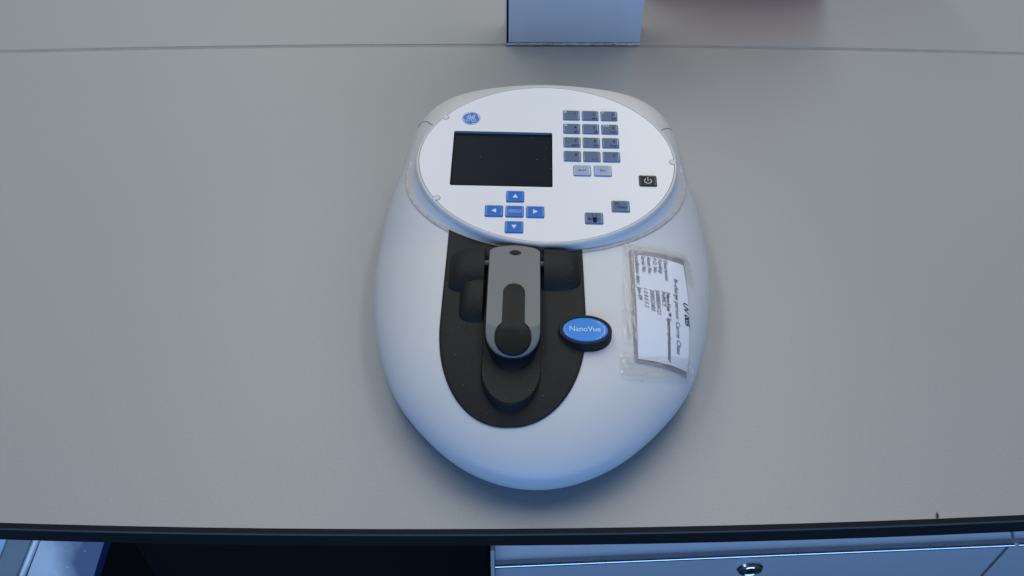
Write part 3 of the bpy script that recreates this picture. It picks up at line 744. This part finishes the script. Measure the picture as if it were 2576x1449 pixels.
# welded edge of the sleeve
rim = []
for i in range(37): rim.append(quad(SLV, i/36, 0, 2.6))
for j in range(1, 19): rim.append(quad(SLV, 1, j/18, 2.6))
b = MB(); b.tube([drape(x, y, 0.8) for x, y in rim], [0.55*MM*(0.7+0.5*random.random()) for _ in rim], 6)
b.build("sleeve_edge", M_SLEEVEB, card)
def dline(s, x, y, hgt, length, shear=0.18, bold=0.0, m=M_INKGREY, name="printed_line", x2=None):
    vs, fs = text_mesh(s, 4.0, shear, bold)
    x0 = min(v[0] for v in vs); x1 = max(v[0] for v in vs); k = length/(x1-x0); ky = hgt/2.8
    dx = (x2-x)/length if x2 is not None else 0
    out = []
    for (tx, ty) in vs:
        d = (tx-x0)*k
        out.append(drape(x + dx*d + ty*ky, y - d, 1.0))
    return put(name, out, fs, m, paper, False)
dline("UV 005", 102.4, -40.9, 3.6, 18.9, 0.2, 0.075, M_INK)
dline("In-charge person: Carrie Chau", 96.7, -22.2, 3.2, 62.6, x2=93.9)
dline("Description:", 89.6, -7.2, 3.1, 19.2)
dline("NanoVue\u2122 Spectrophotometer", 89.5, -36.4, 3.0, 56.7, 0.18, 0.045, M_INK, x2=86.6)
dline("Funding:", 85.3, -7.1, 3.1, 14.0)
dline("PHMCY", 85.5, -36.5, 3.1, 13.3)
dline("P.O. No.:", 81.0, -6.9, 3.1, 15.3)
dline("5000054121", 81.0, -36.4, 3.1, 21.3)
dline("Asset No.:", 76.6, -6.8, 3.1, 17.0)
dline("200052403", 76.8, -36.9, 3.1, 18.6)
dline("Serial No.", 72.2, -6.6, 3.1, 16.0)
dline("1 0 8 0 5 2", 72.1, -36.6, 3.0, 16.9, 0.35, 0, M_PEN)
dline("Installation date:", 67.2, -6.6, 3.1, 27.2)
dline("Jan-09", 67.6, -36.1, 3.1, 11.7)
# tape strips
def tape(c, off=0.55, wob=0.10, bulge=0.0):
    return sheet("tape_strip", c, off, M_TAPE, bulge, 40, 14, wob=wob)
tape(((58.3, 2.6), (67.5, 3.2), (65.2, -85.0), (54.4, -85.2)), 1.5)
tape(((50.5, -92.6), (66.0, -93.6), (67.5, -112.2), (51.6, -111.8)), 1.7)
tape(((66.0, -94.2), (104.0, -84.5), (102.5, -102.2), (67.5, -111.0)), 1.5)
tape(((62.0, 4.8), (108.5, 4.4), (110.0, -2.5), (62.0, -3.6)), 1.6)
tape(((104.0, 2.5), (111.5, 0.0), (112.8, -23.0), (107.5, -22.0)), 1.5)
# glossy creases standing up from the tape
def creases(n, x0, x1, y0, y1, lmin, lmax, ang, spread):
    b = MB()
    for k in range(n):
        x = random.uniform(x0, x1); y = random.uniform(y0, y1); L = random.uniform(lmin, lmax); a = ang + random.uniform(-spread, spread)
        pts = []; kx = random.uniform(-.25, .25)
        for i in range(5):
            t = i/4 - 0.5; pts.append(drape(x + L*t*cos(a + kx*t*2), y + L*t*sin(a + kx*t*2), 1.85))
        b.tube(pts, [0.06*MM, 0.16*MM, 0.22*MM, 0.15*MM, 0.05*MM], 6)
    o = b.build("tape_creases", M_GLINT, card, True, None); o["kind"] = "stuff"; return o
creases(20, 58.5, 72, -6, 2.5, 1.2, 4.5, 0.4, 1.4)
creases(9, 63.2, 65, -62, -12, 0.8, 2.4, 1.5, 0.8)
creases(7, 58.5, 63.0, -84, -66, 7, 15, 1.95, 0.28)
creases(4, 55, 63, -60, -57, 2, 5, 0.2, 0.6)
creases(2, 55.5, 61, -103, -97, 5, 10, 2.15, 0.2)
creases(9, 101, 108, -104, -84, 1.0, 4.5, 1.2, 0.7)
creases(5, 106, 112, -8, 0, 0.8, 3, 1.0, 1.0)
